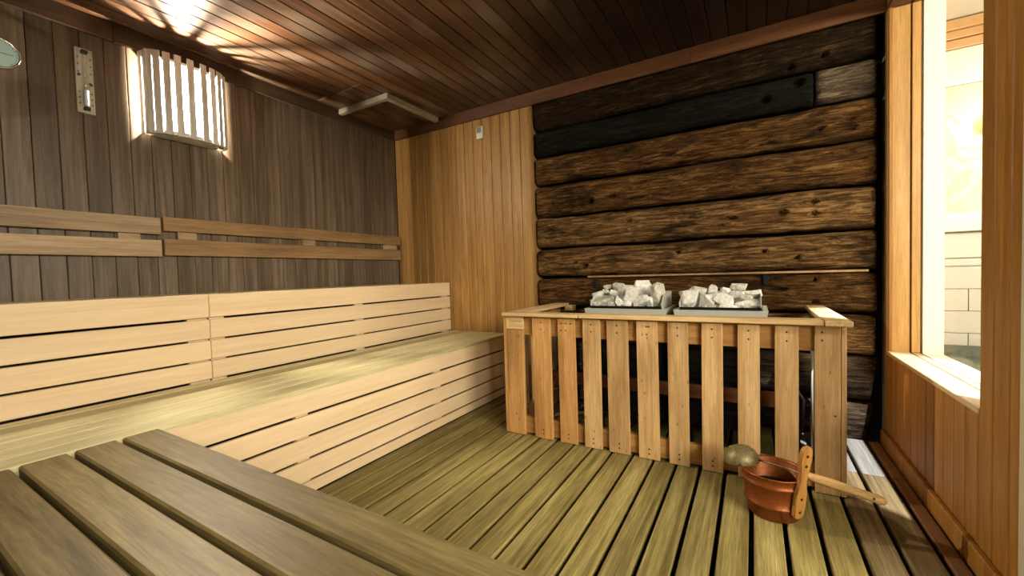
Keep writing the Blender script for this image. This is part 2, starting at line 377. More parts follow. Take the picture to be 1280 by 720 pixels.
HOLES = [(.235, 2.091, .030, .022), (.072, 2.031, .026, .018), (.313, 1.307, .024, .011), (.313, 1.378, .024, .011), (.151, 1.328, .026, .013), (.062, 1.098, .014, .009),
         (.23, 1.051, .013, .009), (-1.126, 1.051, .022, .016), (-1.063, 1.546, .020, .018), (-.9, 1.56, .030, .009), (.477, 1.832, .028, .010), (.476, 1.775, .032, .010),
         (.345, 1.80, .014, .010), (.319, .914, .012, .009), (.319, .781, .012, .009), (-.14, 1.321, .05, .008), (.05, 1.80, .06, .006), (-1.2, 1.08, .014, .010),
         (-.78, 1.37, .02, .01), (-.45, 1.12, .016, .01), (.36, 2.22, .016, .014), (.2, 2.19, .018, .012), (-.5, 1.8, .05, .007), (.12, .86, .05, .012)]
def timber(x0, x1, z0, z1, mat, seed, depth=.14, label=None, tiltl=0., tiltr=0.):
    """one hewn railway timber: an uneven front face with softened edges, wandering top and bottom, bolt holes"""
    bm = bmesh.new(); nx = max(12, int((x1-x0)/.014)); nz = 20; cx, cz = (x0+x1)/2, (z0+z1)/2
    grid = []
    for i in range(nx+1):
        row = []
        u = x0 + (x1-x0)*i/nx
        lo = z0 + .009 + .011*noise.noise((u*2.2, seed*3.1, 0)) + .004*noise.noise((u*11, seed, 5))
        hi = z1 - .009 + .011*noise.noise((u*2.2, seed*7.7, 9)) + .004*noise.noise((u*11, seed, 7))
        for j in range(nz+1):
            t = j/nz; zz = lo+(hi-lo)*t
            d = .007*noise.noise((u*6, zz*14, seed)) + .004*noise.noise((u*14, zz*60, seed+20)) + .0022*noise.noise((u*70, zz*120, seed))
            e = min(t, 1-t); ex = min(i, nx-i)*(x1-x0)/nx
            if e < .16: d += .040*(1-e/.16)**2
            if ex < .03: d += .025*(1-ex/.03)**2
            # split checks along the grain
            c = noise.noise((u*3.0, zz*38, seed+50))
            if abs(c) < .06: d += .006*(1-abs(c)/.06)
            for hx, hz, ra, rb in HOLES:
                q = ((u-hx)/ra)**2 + ((zz-hz)/rb)**2
                if q < 1.6: d += .045*max(0, min(1, (1.6-q)*1.6))
            uu = u
            if i == 0: uu += tiltl*(t-.5)
            if i == nx: uu += tiltr*(t-.5)
            row.append(bm.verts.new((uu-cx, d, zz-cz)))
        grid.append(row)
    for i in range(nx):
        for j in range(nz): bm.faces.new((grid[i][j], grid[i+1][j], grid[i+1][j+1], grid[i][j+1]))
    # sides back to the wall
    ring = [grid[i][0] for i in range(nx+1)] + [grid[nx][j] for j in range(1, nz+1)] + [grid[i][nz] for i in range(nx-1, -1, -1)] + [grid[0][j] for j in range(nz-1, 0, -1)]
    back = [bm.verts.new((v.co.x, depth, v.co.z)) for v in ring]
    for k in range(len(ring)):
        bm.faces.new((ring[k], back[k], back[(k+1) % len(ring)], ring[(k+1) % len(ring)]))
    bm.faces.new(back)
    me = finish(bm, 'timber', True)
    o = link('timber', me, wb, (cx, YB+.022, cz), mat)
    if label: o['label'] = label
    return o
TZ = [2.40, 2.155, 1.943, 1.708, 1.453, 1.20, .965, .715, .472, .208, -.04]
tm = ['timber_dark', 'timber_black', 'timber_brown', 'timber_brown', 'timber_tan', 'timber_tan', 'timber_brown', 'timber_tan', 'timber_grey', 'timber_grey']
ends = [.600, .598, .600, .602, .596, .600, .602, .596, .588, .566]
for i in range(10):
    if i == 1:
        timber(XP+.012, .314, TZ[2], TZ[1], 'timber_black', 2.5, label='greenish black charred timber')
        timber(.320, ends[i], TZ[2], TZ[1], 'timber_grey', 3.9, label='short grey weathered timber end')
    else:
        timber(XP+.012, ends[i], TZ[i+1], TZ[i], tm[i], 1.7*i+.6, tiltr=.05 if i == 9 else .03 if i == 8 else 0)
box('packing_strip', -1.10, .56, YB+.018, YB+.03,   .958, .971, 'rail_brown', wb, .002)

for xx in (-1.033, .065): box('iron_strap', xx-.014, xx+.014, YB+.010, YB+.024, .885, .950, 'black_metal', wb, .002)

# ------------------------------------------------------------------ right wall
DY0, DY1, DZ = -.75, 1.585, 1.98            # glass door opening, widened by added side glazing to admit light
WY0, WY1, WZ0, WZ1 = 1.90, 2.955, .523, 2.349
bm = bmesh.new()
XO = .835
add_box(bm, XR+.018, XO, YF-.16, DY0-.06, -.12, 2.6)
add_box(bm, XR+.018, XO, DY0-.06, DY1+.06, DZ+.06, 2.6)
add_box(bm, XR+.018, XO, DY1+.06, WY0, -.12, 2.6)
add_box(bm, XR+.018, XO, WY0, WY1+.03, -.12, WZ0-.02)
add_box(bm, XR+.018, XO, WY0, WY1+.03, WZ1+.02, 2.6)
add_box(bm, XR+.018, XO, WY1+.03, YB+.30, -.12, 2.6)
wr = struct(link('wall_right', finish(bm, 'wall_right'), None, (0, 0, 0), 'plaster'), 'amber boarded wall with the tall window beside the heater', 'wall')
yb_ = [YB+.02]
y = 2.946
while y > YF:
    yb_.append(y); y -= .0945
for a, b in zip(yb_[1:], yb_[:-1]):
    a += .0014; b -= .0014; mid = (a+b)/2
    def bd(lo, hi, a=a, b=b): box('wall_board', XR, XR+.018, a, b, lo, hi, 'wall_amber', wr, .004)
    if WY0 < mid < WY1: bd(-.03, WZ0-.012); bd(WZ1+.012, ZC)
    elif a < WY0 < b:
        box('wall_board', XR, XR+.018, a, WY0, -.03, ZC, 'wall_amber', wr, .004)
        box('wall_board', XR, XR+.018, WY0, b, -.03, WZ0-.012, 'wall_amber', wr, .004)
    elif DY0-.06 < mid < DY1+.06: bd(DZ+.06, ZC)
    else: bd(-.03, ZC)
bb = struct(box('baseboard_right', XR-.02, XR, 1.665, YB+.01, -.028, .070, 'wall_amber', None, .004), 'low amber skirting board under the window', 'baseboard')

# ------------------------------------------------------------------ wall behind the viewer
wf = struct(sbox('wall_front', XL-.02, XR+.02, YF-.15, YF-.018, -.12, 2.6, 'dark_void', bev=0), 'brown boarded wall opposite the timber wall', 'wall')
x = XL
while x < XR-.01:
    x1 = min(x+.19, XR); box('wall_board', x+.001, x1-.001, YF-.018, YF, -.05, ZC, 'wall_brown', wf, .004); x = x1

# ------------------------------------------------------------------ ceiling
ce = struct(sbox('ceiling', XL-.1, XR+.2, YF-.1, YB+.2, ZC+.018, ZC+.1, 'dark_void', bev=0), 'dark brown boarded ceiling of long narrow planks', 'ceiling')
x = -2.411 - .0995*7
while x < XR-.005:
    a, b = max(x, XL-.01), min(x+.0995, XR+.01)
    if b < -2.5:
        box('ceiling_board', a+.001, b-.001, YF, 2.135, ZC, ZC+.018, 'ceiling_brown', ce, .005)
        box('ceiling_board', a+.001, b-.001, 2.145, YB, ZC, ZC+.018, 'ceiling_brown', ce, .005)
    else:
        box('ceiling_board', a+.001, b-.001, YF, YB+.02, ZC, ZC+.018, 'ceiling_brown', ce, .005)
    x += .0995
t1 = struct(box('trim_1', XL, XL+.02, YF, .905, ZK, ZC, 'trim_brown', None, .003), 'brown crown board above the round dial', 'trim')
t1b = struct(box('trim_2', XL, XL+.02, .907, YB-.001, ZK, ZC, 'trim_brown', None, .003), 'brown crown board above the wall lamp', 'trim')
t2 = struct(box('trim_3', XL+.02, -.35, YB-.022, YB, ZK, ZC, 'trim_red', None, .003), 'reddish crown board above the golden boards', 'trim')
t2b = struct(box('trim_4', -.348, XR, YB-.022, YB, ZK, ZC, 'trim_red', None, .003), 'reddish crown board above the dark timbers', 'trim')

# ------------------------------------------------------------------ window
win = bpy.data.objects.new('window_1', None); COL.objects.link(win); win.location = (XR, 2.42, WZ0); struct(win, 'tall window with wooden lining looking into a bright lobby', 'window')
wo = (XR, 2.42, WZ0)
G = .757
box('sill_board', XR-.004, .716, WY0, WY1, WZ0-.022, WZ0, 'sill_wood', win, .003, origin=wo)
box('sill_stop', .722, G-.001, WY0, WY1, WZ0-.022, WZ0-.001, 'sill_wood', win, .002, origin=wo)
box('jamb_board', XR-.004, .716, WY1, WY1+.022, WZ0-.022, WZ1, 'jamb_wood', win, .003, origin=wo)
box('jamb_stop', .722, G-.001, WY1-.004, WY1+.02, WZ0, WZ1, 'jamb_wood', win, .002, origin=wo)
box('jamb_board', XR+.002, .716, WY0-.02, WY0, WZ0-.022, WZ1, 'jamb_wood', win, .003, origin=wo)
box('jamb_stop', .722, G-.001, WY0-.018, WY0+.004, WZ0, WZ1, 'jamb_wood', win, .002, origin=wo)
box('head_board', XR-.004, .716, WY0, WY1, WZ1, WZ1+.022, 'trim_red', win, .003, origin=wo)
box('head_stop', .722, G-.001, WY0, WY1, WZ1-.004, WZ1+.018, 'trim_red', win, .002, origin=wo)
box('pane', G, G+.008, WY0, WY1+.02, WZ0-.02, WZ1+.02, 'pane_glass', win, 0, origin=wo)
rv = box('reveal', G+.009, XO+.012, WY1-.002, WY1+.03, WZ0-.02, WZ1+.02, 'white_paint', win, .001, origin=wo)
box('reveal', G+.009, XO+.012, WY0-.03, WY0+.002, WZ0-.02, WZ1+.02, 'white_paint', win, .001, origin=wo)
box('outer_sill', G+.009, XO+.012, WY0+.003, WY1-.003, WZ0-.024, WZ0-.004, 'white_paint', win, .001, origin=wo)
box('outer_head', G+.009, XO+.012, WY0+.003, WY1-.003, WZ1+.004, WZ1+.024, 'white_paint', win, .001, origin=wo)

# ------------------------------------------------------------------ glass door
door = bpy.data.objects.new('door_1', None); COL.objects.link(door); door.location = (XR, (DY0+DY1)/2, 0); struct(door, 'glass sauna door in a pale frame', 'door')
do = (XR, (DY0+DY1)/2, 0)
box('door_jamb', XR-.008, XO, DY1, DY1+.062, -.03, DZ+.06, 'door_frame', door, .003, origin=do)
box('door_jamb', XR-.008, XO, DY0-.062, DY0, -.03, DZ+.06, 'door_frame', door, .003, origin=do)
box('door_head', XR-.008, XO, DY0, DY1, DZ, DZ+.06, 'door_frame', door, .003, origin=do)
box('mullion', XR-.004, XR+.07, .56, .62, -.03, DZ, 'door_frame', door, .003, origin=do)
box('added_side_pane', XR+.03, XR+.038, DY0+.004, .557, .01, DZ-.004, 'pane_glass', door, 0, origin=do)  # unseen glazing added beside the door to let more light in
box('door_pane', XR+.03, XR+.038, 0.624, DY1-.004, .01, DZ-.004, 'pane_glass', door, 0, origin=do)
link('door_handle', finish(tube_bm([(0, 0, -.2), (0, 0, .2)], .016), 'door_handle', True), door, (-.02, .30, 1.05), 'handle_wood')

# ------------------------------------------------------------------ lobby outside
LF = .12
lf = struct(box('floor_lobby', XO, 4.4, -2.5, 5.2, LF-.25, -.02, 'lobby_floor', bev=0), 'pale stone floor of the lobby', 'floor')
lb = struct(sbox('wall_lobby_back', XO-.2, 4.4, 5.0, 5.15, -.1, 3.3, 'plaster', bev=0), 'marble clad lobby wall seen through the window', 'wall')
lx0, lx1 = XO-.1, 3.3
box('cornice', lx0, lx1, 4.90, 5.0, 2.93, 3.01, 'lobby_wood', lb, .004)
box('cornice', lx0, lx1, 4.93, 5.0, 2.865, 2.928, 'lobby_wood', lb, .004)
box('cornice', lx0, lx1, 4.95, 5.0, 2.79, 2.86, 'lobby_wood', lb, .004)
box('marble_band', lx0, lx1, 4.975, 5.0, 2.49, 2.787, 'lobby_tile', lb, .002)
for k in range(2): box('onyx_panel', lx0+k*1.25, lx0+k*1.25+1.245, 4.975, 5.0, 1.413, 2.485, 'onyx', lb, .002)
box('ledge', lx0, lx1, 4.88, 5.0, 1.25, 1.41, 'lobby_tile', lb, .004)
box('tile_course', lx0, lx1, 4.975, 5.0, 1.03, 1.247, 'lobby_tile', lb, .003)
box('tile_course', lx0, lx1, 4.985, 5.0, .962, 1.025, 'lobby_tile', lb, .003)
for r_ in range(4):
    z1 = .955 - r_*.19
    for k in range(5):
        a = lx0 + k*.56 - (.28 if r_ % 2 else 0); box('wall_tile', a+.002, a+.557, 4.975, 5.0, z1-.188, z1-.002, 'lobby_tile', lb, .002)
pb = box('planter_box', 1.05, 2.1, 4.55, 4.85, -.02, .30, 'lobby_dark', None, .01); tag(pb, 'low dark planter box at the foot of the marble lobby wall', 'planter')
struct(box('wall_lobby_side', 4.25, 4.4, -2.5, 5.2, -.1, 3.3, 'plaster', bev=0), 'plain plaster lobby wall facing the sauna', 'wall')
struct(box('ceiling_lobby', XO-.2, 4.4, -2.5, 5.2, 3.02, 3.15, 'plaster', bev=0), 'cream lobby ceiling', 'ceiling')
struct(box('wall_lobby_end', XO-.2, 4.4, -2.6, -2.45, -.1, 3.3, 'plaster', bev=0), 'plain plaster lobby wall at the far end', 'wall')
gp = at(1246, 150, Y=4.86)
gl = thing('added_globe_lamp', 'added unseen globe lamp lighting the marble lobby wall', 'lamp', (gp.x, 5.0, gp.z))  # added lamp, kept out of view so its glow falls on the onyx
link('globe', finish(lathe([(.001, -.075), (.04, -.063), (.066, -.035), (.075, 0), (.066, .035), (.04, .063), (.001, .075)], 20), 'globe', True), gl, (0, -.15, 0), 'globe_glow')
link('arm', finish(tube_bm([(0, -.025, 0), (0, -.08, 0)], .012), 'arm'), gl, (0, 0, 0), 'chrome')
pl = bpy.data.lights.new('added_globe_light', 'POINT'); pl.energy = 30; pl.color = (1, .78, .5); pl.shadow_soft_size = .08
plo = bpy.data.objects.new('added_globe_light', pl); COL.objects.link(plo); plo.location = (gp.x, 4.72, gp.z)
sl = thing('ceiling_spotlight', 'small chrome spotlight on the lobby ceiling outside the window', 'spotlight', (1.08, 1.73, 3.02))
link('housing', finish(lathe([(.03, 0), (.045, 0), (.045, -.05), (.038, -.05), (.036, -.01)], 20), 'housing', True), sl, (0, 0, 0), 'chrome')

# ------------------------------------------------------------------ upper bench
XU, ZU, ZS, XB = -2.4307, .941, .499, -1.7974
JT = 1.039
RISER_U = [(.822, .941), (.712, .811), (.605, .702), (.503, .596)]
ub = thing('upper_bench', 'upper tier of the pale slatted sauna bench against the brown wall', 'bench', (XU, 1.0, ZS))
uo = (XU, 1.0, ZS)
for z0, z1 in RISER_U:
    for a, b in ((YF+.01, JT-.0012), (JT+.0012, YB-.003)):
        box('riser_board', XU-.02, XU, a, b, z0, z1, 'bench_pale', ub, .0025, origin=uo)
x = XU-.022
for i in range(5):
    box('seat_slat', x-.104, x-.004, YF+.01, YB-.003, ZU-.028, ZU-.002, 'seat_olive', ub, .003, origin=uo); x -= .108
for a, b in ((.947, JT-.004), (JT+.004, 1.114), (1.954, 2.024), (2.9, 2.985), (-.1, -.02)):
    box('support_post', XU-.046, XU-.0205, a, b, .30, ZU-.03, 'bench_pale', ub, .001, origin=uo)
box('bearer', XL+.002, XL+.04, YF+.01, YB-.003, ZU-.075, ZU-.03, 'seat_olive', ub, .001, origin=uo)

# ------------------------------------------------------------------ lower bench
RISER_L = [(.380, .494), (.275, .368), (.171, .2635), (.067, .1595), (.002, .056)]
lbn = thing('lower_bench', 'lower tier of the pale slatted sauna bench with an olive seat', 'bench', (XB, 1.2, 0))
lo = (XB, 1.2, 0)
for z0, z1 in RISER_L:
    box('riser_board', XB-.02, XB-.003, YF+.01, YB-.003, z0, z1, 'bench_pale', lbn, .0025, origin=lo)
xe = [-2.4095, -2.331, -2.223, -2.114, -2.015, -1.906, XB]
for a, b in zip(xe, xe[1:]):
    box('seat_slat', a+.0025, b-.0025, YF+.01, YB-.003, ZS-.026, ZS, 'seat_olive', lbn, .004, origin=lo)
for y in (.2, 1.1, 2.05, 2.9):
    box('support_post', XB-.045, XB-.0205, y, y+.06, 0, ZS-.027, 'bench_pale', lbn, .001, origin=lo)
    box('bearer', -2.40, XB-.047, y, y+.04, ZS-.07, ZS-.027, 'bench_pale', lbn, .001, origin=lo)

# ------------------------------------------------------------------ near cross bench
cb = thing('cross_bench', 'brown slatted bench with wide gaps butting against the lower tier', 'bench', (-.6, .2, 0))
co = (-.6, .2, 0)
for k in range(10):
    y1 = .592 - .1108*k
    box('seat_slat', XB+.008, .45, y1-.097, y1, ZS-.046, ZS+.002, 'seat_brown', cb, .005, origin=co)
for xx in (-1.7, -.7, .3):
    box('bearer', xx, xx+.05, -.48, .55, ZS-.105, ZS-.0465, 'trim_brown', cb, .002, origin=co)
    for yy in (-.45, .48):
        box('leg', xx, xx+.05, yy, yy+.05, .001, ZS-.106, 'trim_brown', cb, .002, origin=co)

for z0, z1 in ((.34, .445), (.228, .333), (.116, .221), (.004, .109)):  # unseen front boards added to keep light from under the bench
    box('riser_board', XB+.008, .45, .552, .57, z0, z1, 'seat_brown', cb, .002, origin=co)

# ------------------------------------------------------------------ backrest rails on the left wall
def rail(label, y0, y1, boards, blocks, mat):
    t = thing('backrest_rail', label, 'backrest', (XL, (y0+y1)/2, 1.16), 'backrest rails on the brown wall')
    o = (XL, (y0+y1)/2, 1.16)
    for z0, z1 in boards: box('rail_board', XL+.022, XL+.042, y0, y1, z0, z1, mat, t, .003, origin=o)
    for a, b in blocks: box('spacer_block', XL+.001, XL+.0215, a, b, boards[1][0]+.01, boards[0][1]-.01, 'rail_tan', t, .001, origin=o)
rail('pale two-board backrest rail below the sand timer and dial', YF+.05, 1.066, ((1.296, 1.394), (1.164, 1.262)), ((.877, .974), (.0, .09)), 'rail_tan')
rail('brown two-board backrest rail running into the golden wall corner', 1.078, 2.985, ((1.318, 1.403), (1.172, 1.272)), ((1.155, 1.255), (1.97, 2.073), (2.80, 2.95)), 'rail_brown')

# ------------------------------------------------------------------ wall lamp
LY, LZ0, LZ1 = 1.222, 1.872, 2.345
lamp = thing('wall_lamp', 'slatted grey wooden sauna lamp with a glowing bulb on the brown wall', 'lamp', (XL, LY, LZ0))
def arc(s):              # s in -1..1 along the bowed front, returns depth from wall, sideways, angle
    sy_, dp = .205, .135
    a = s*math.radians(88)
    return dp*(math.cos(a)**.6 if math.cos(a) > 0 else 0)+.018, sy_*math.copysign(abs(math.sin(a))**.9, a), a
pts = []
slat_s = [-.76, -.58, -.39, -.205, -.02, .165, .35, .54, .73]
for i, s in enumerate(slat_s):
    d, sy_, a = arc(s); d2, s2, _ = arc(s+.01); d1, s1, _ = arc(s-.01)
    ang = math.atan2(-(d2-d1), (s2-s1))
    me = box_mesh(.008, .0345, LZ1-LZ0, .0015, 'lamp_slat')
    link('slat', me, lamp, (d, sy_, (LZ1-LZ0)/2), None, (0, 0, ang))
for sgn in (-1, 1):
    for x0_, x1_, yy in ((.010, .050, .208), (.055, .096, .203)):
        box('side_slat', XL+x0_, XL+x1_, LY+sgn*yy-.004, LY+sgn*yy+.004, LZ0, LZ1, 'lamp_slat', lamp, .0015, origin=(XL, LY, LZ0))
def rib(z, inset, width):
    bm = bmesh.new(); n = 24; top = []
    A = [arc(-.97+1.94*i/n) for i in range(n+1)]
    vs = []
    for d, s, a in A:
        v = Vector((d-.018, s)); L_ = v.length; u = v.normalized()
        o_ = u*(L_-inset); i_ = u*(L_-inset-width)
        vs.append([bm.verts.new((o_.x+.018, o_.y, z)), bm.verts.new((i_.x+.018, i_.y, z)), bm.verts.new((i_.x+.018, i_.y, z+.014)), bm.verts.new((o_.x+.018, o_.y, z+.014))])
    for p, q in zip(vs, vs[1:]):
        for k in range(4): bm.faces.new((p[k], p[(k+1) % 4], q[(k+1) % 4], q[k]))
    bm.faces.new(vs[0]); bm.faces.new(vs[-1])
    return link('rib', finish(bm, 'rib'), lamp, (0, 0, 0), 'lamp_slat')
rib(.004, .007, .022); rib(.425, .007, .012)
for d, hw in ((.030, .17), (.064, .15), (.098, .12)):
    box('bottom_slat', XL+d-.015, XL+d+.015, LY-hw, LY+hw, LZ0+.004, LZ0+.0115, 'lamp_slat', lamp, .001, origin=(XL, LY, LZ0))
n_ = 24
for cov, zc_ in (('top_cover', .436), ('bottom_cover', .020)):
  bm = bmesh.new()
  A_ = [arc(-.97+1.94*i/n_) for i in range(n_+1)]
  lo2 = [bm.verts.new((max(.002, d-.006) if abs(s) < .195 else .003, s*.995, zc_)) for d, s, a in A_]; hi2 = [bm.verts.new((v.co.x, v.co.y, zc_+.006)) for v in lo2]
  bm.faces.new(lo2); bm.faces.new(hi2)
  for k in range(len(lo2)): bm.faces.new((lo2[k], lo2[(k+1) % len(lo2)], hi2[(k+1) % len(lo2)], hi2[k]))
  link(cov, finish(bm, 'cover'), lamp, (0, 0, 0), 'lamp_slat')
box('back_plate', XL+.001, XL+.010, LY-.10, LY+.10, LZ0+.03, LZ1-.03, 'plastic_white', lamp, .002, origin=(XL, LY, LZ0))
soc = link('socket', finish(lathe([(.024, 0), (.024, .04), (.018, .05)], 16, True), 'socket', True), lamp, (.058, 0, .05), 'plastic_white')
link('bulb', finish(lathe([(.012, -.04), (.016, -.02), (.026, 0), (.032, .02), (.030, .04), (.020, .055), (.002, .061)], 18), 'bulb', True), soc, (0, 0, .09), 'bulb_glow')
ll = bpy.data.lights.new('wall_lamp_light', 'POINT'); ll.energy = 390; ll.color = (1.0, .87, .68); ll.shadow_soft_size = .025
llo = bpy.data.objects.new('wall_lamp_light', ll); COL.objects.link(llo); llo.location = (XL+.058, LY, LZ0+.235)

# ------------------------------------------------------------------ sand timer
st = thing('sand_timer', 'narrow pale board with a glass sand timer beside the wall lamp', 'sand timer', (XL, .784, 1.92))
box('board', .001, .014, -.035, .035, 0, .34, 'timer_board', st, .002)
bm = lathe([(.001, .03), (.010, .035), (.011, .05), (.011, .15), (.003, .170), (.011, .19), (.011, .30), (.010, .312), (.001, .315)], 16)
link('glass_tube', finish(bm, 'tube', True), st, (.026, 0, 0), 'tube_glass')
link('sand', finish(lathe([(.001, .036), (.0095, .04), (.0095, .118), (.001, .122)], 14), 'sand', True), st, (.026, 0, 0), 'sand_white')
for z in (.022, .318): box('clip', .014, .038, -.012, .012, z-.008, z+.008, 'black_metal', st, .001)
for z in (.045, .075, .105, .21, .25, .285):
    for s in (-1, 1): box('mark', .0142, .0147, s*.024-.003, s*.024+.003, z, z+.007, 'ink', st, 0)
for s, z in ((-1, .19), (1, .15)):
    box('bird_mark', .0142, .0147, s*.022-.006, s*.022+.006, z, z+.016, 'ink', st, 0, rot=(.6*s, 0, 0))

# ------------------------------------------------------------------ round dial
th = thing('thermometer', 'round pale blue dial with a chrome rim on the brown wall', 'thermometer', (XL, .490, 2.112), rot=(0, math.pi/2, 0))
link('case', finish(lathe([(.070, .001), (.074, .004), (.074, .020), (.070, .024), (.066, .022)], 40), 'case', True), th, (0, 0, 0), 'chrome')
bm = bmesh.new(); bmesh.ops.create_circle(bm, cap_ends=True, segments=40, radius=.069)
link('dial_face', finish(bm, 'dial'), th, (0, 0, .0175), 'dial')
for k in range(21):
    a = math.radians(-135 + 270*k/20); ln = .010 if k % 5 == 0 else .005
    r = .060; o = box('tick', -ln/2, ln/2, -.0008, .0008, 0, .0006, 'ink', th, 0, rot=(0, 0, a+math.pi))
    o.location = (r*math.cos(a+math.pi), r*math.sin(a+math.pi), .0182)
o = box('needle', -.001, .001, -.02, .048, 0, .0008, 'ink', th, 0); o.location = (0, .014, .0195)
link('hub', finish(lathe([(.001, .003), (.005, .002), (.005, 0)], 14), 'hub', True), th, (0, 0, .0185), 'ink')
o = box('scale_line', -.0012, .0012, -.014, .014, 0, .0004, 'ink_violet', th, 0); o.location = (-.016, -.004, .0185)

# ------------------------------------------------------------------ ceiling hatch and wall sensor
hz = ZC-.002
h = thing('ceiling_hatch', 'pale framed wooden hatch on the ceiling in the wall corner', 'hatch', (-2.72, 2.65, ZC))
ho = (-2.72, 2.65, ZC)
for k in range(5):
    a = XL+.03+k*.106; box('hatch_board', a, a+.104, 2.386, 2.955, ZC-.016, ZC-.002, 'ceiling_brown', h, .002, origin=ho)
box('frame_strip', XL+.022, -2.46, 2.345, 2.385, ZC-.045, ZC-.002, 'hatch_pale', h, .002, origin=ho)
box('frame_strip', -2.505, -2.46, 2.386, 2.955, ZC-.045, ZC-.002, 'hatch_pale', h, .002, origin=ho)
se = thing('wall_sensor', 'small white and grey plastic sensor on the golden boards', 'sensor', (-2.035, YB, 2.18))
box('case', -.032, .032, -.024, -.001, 0, .105, 'plastic_white', se, .004)
box('grille', -.024, .024, -.027, -.0235, .048, .098, 'plastic_grey', se, .002)

# ------------------------------------------------------------------ heater guard fence
GX0, GX1, GY, GZ = -1.345, .318, 2.20, .742
gd = thing('heater_guard', 'slatted pine guard fence around the two stone heaters', 'fence', (-.5, GY, 0))
go = (-.5, GY, 0)
slx = [(-1.161, -1.041, .92), (-.992, -.886, .95), (-.839, -.738, .99), (-.699, -.584, 1.0), (-.537, -.430, 1.0), (-.382, -.285, 1.0), (-.225, -.132, 1.0), (-.069, .021, 1), (.080, .169, 1)]
rnd = random.Random(4)
def nails(sl, cx, y, zs):
    for dx, z in zs:
        o = link('nail', nail_me, sl, (dx, y, z), None, (math.pi/2, 0, 0))
nb = bmesh.new(); bmesh.ops.create_cone(nb, cap_ends=True, segments=8, radius1=.0042, radius2=.0042, depth=.002); nail_me = finish(nb, 'nail'); nail_me.materials.append(MATS['screw'])
for i, (a, b, k) in enumerate(slx):
    me = box_mesh(b-a, .020, GZ-.008, .0025, 'guard_amber' if i < 2 else 'guard_wood')
    lean = rnd.uniform(-.006, .006)
    o = link('slat', me, gd, ((a+b)/2-go[0], .011, (GZ-.008)/2+.002), None, (0, lean, 0))
    h2 = (GZ-.008)/2
    hs_ = [(0, h2-.03), (0, h2-.07), (.0, -h2+.03), (.0, -h2+.055)]
    if i == 1: hs_ += [(-.03, h2-.03), (-.03, h2-.07), (.03, h2-.03)]
    if i == 4: hs_ += [(.012, h2-.03)]
    nails(o, 0, -.0105, hs_)
# corner posts
o = box('post', GX0, -1.226, GY+.001, GY+.026, .002, .655, 'guard_amber', gd, .003, origin=go); nails(o, 0, -.013, [(.03, .29), (0, -.2)])
box('post_block', GX0+.02, -1.226, GY+.001, GY+.024, .658, GZ-.002, 'guard_cap', gd, .002, origin=go)
box('post_block', GX0, GX0+.018, GY+.001, GY+.03, .658, GZ-.002, 'guard_cap', gd, .002, origin=go)
o = box('post', .228, GX1, GY+.001, GY+.026, .002, GZ-.002, 'guard_wood', gd, .003, origin=go); nails(o, 0, -.013, [(-.02, .34), (-.02, .305), (.025, -.02), (.0, -.33), (.03, -.33)])
box('post_side', GX1+.001, GX1+.019, GY+.001, GY+.10, .002, GZ-.002, 'guard_wood', gd, .002, origin=go)
box('post_side', GX0-.019, GX0-.001, GY+.001, GY+.10, .002, GZ-.002, 'guard_amber', gd, .002, origin=go)
# rails behind the slats
box('top_rail', GX0+.02, GX1-.001, GY+.028, GY+.065, .622, .735, 'guard_beam', gd, .003, origin=go)
box('bottom_rail', GX0+.02, GX1-.001, GY+.028, GY+.065, .010, .112, 'guard_beam', gd, .003, origin=go)
box('inner_rail', -1.20, .18, 2.395, 2.43, .300, .372, 'inner_red', gd, .003, origin=go)
for sx_, xi in ((GX0+.001, 1), (GX1-.038, -1)):
    box('side_rail', sx_, sx_+.037, GY+.07, YB-.03, .622, .735, 'guard_beam', gd, .003, origin=go)
    box('side_rail', sx_, sx_+.037, GY+.07, YB-.03, .010, .112, 'guard_beam', gd, .003, origin=go)
    for yy in (2.385, 2.56, 2.72, 2.86):
        xx = sx_-.019 if xi == 1 else sx_+.038
        box('side_slat', xx, xx+.018, yy, yy+.10, .002, GZ-.002, 'guard_cap_side', gd, .002, origin=go)
for xx in (-1.20, .145): box('inner_post', xx, xx+.035, 2.432, 2.467, .002, .60, 'inner_red', gd, .002, origin=go)
# caps
box('cap_board', GX0-.012, -.856, GY-.030, GY+.062, GZ, GZ+.021, 'guard_cap', gd, .003, origin=go)
box('cap_board', -.852, .257, GY-.030, GY+.062, GZ, GZ+.023, 'guard_cap', gd, .003, origin=go)
box('cap_board', .260, .352, GY-.045, YB-.012, GZ, GZ+.024, 'guard_cap_side', gd, .003, origin=go)
box('cap_board', GX0-.012, -1.245, GY+.064, YB-.012, GZ, GZ+.022, 'guard_cap_side', gd, .003, origin=go)
box('cap_block', -1.243, -1.18, YB-.10, YB-.03, GZ-.03, GZ+.01, 'guard_cap', gd, .002, origin=go)

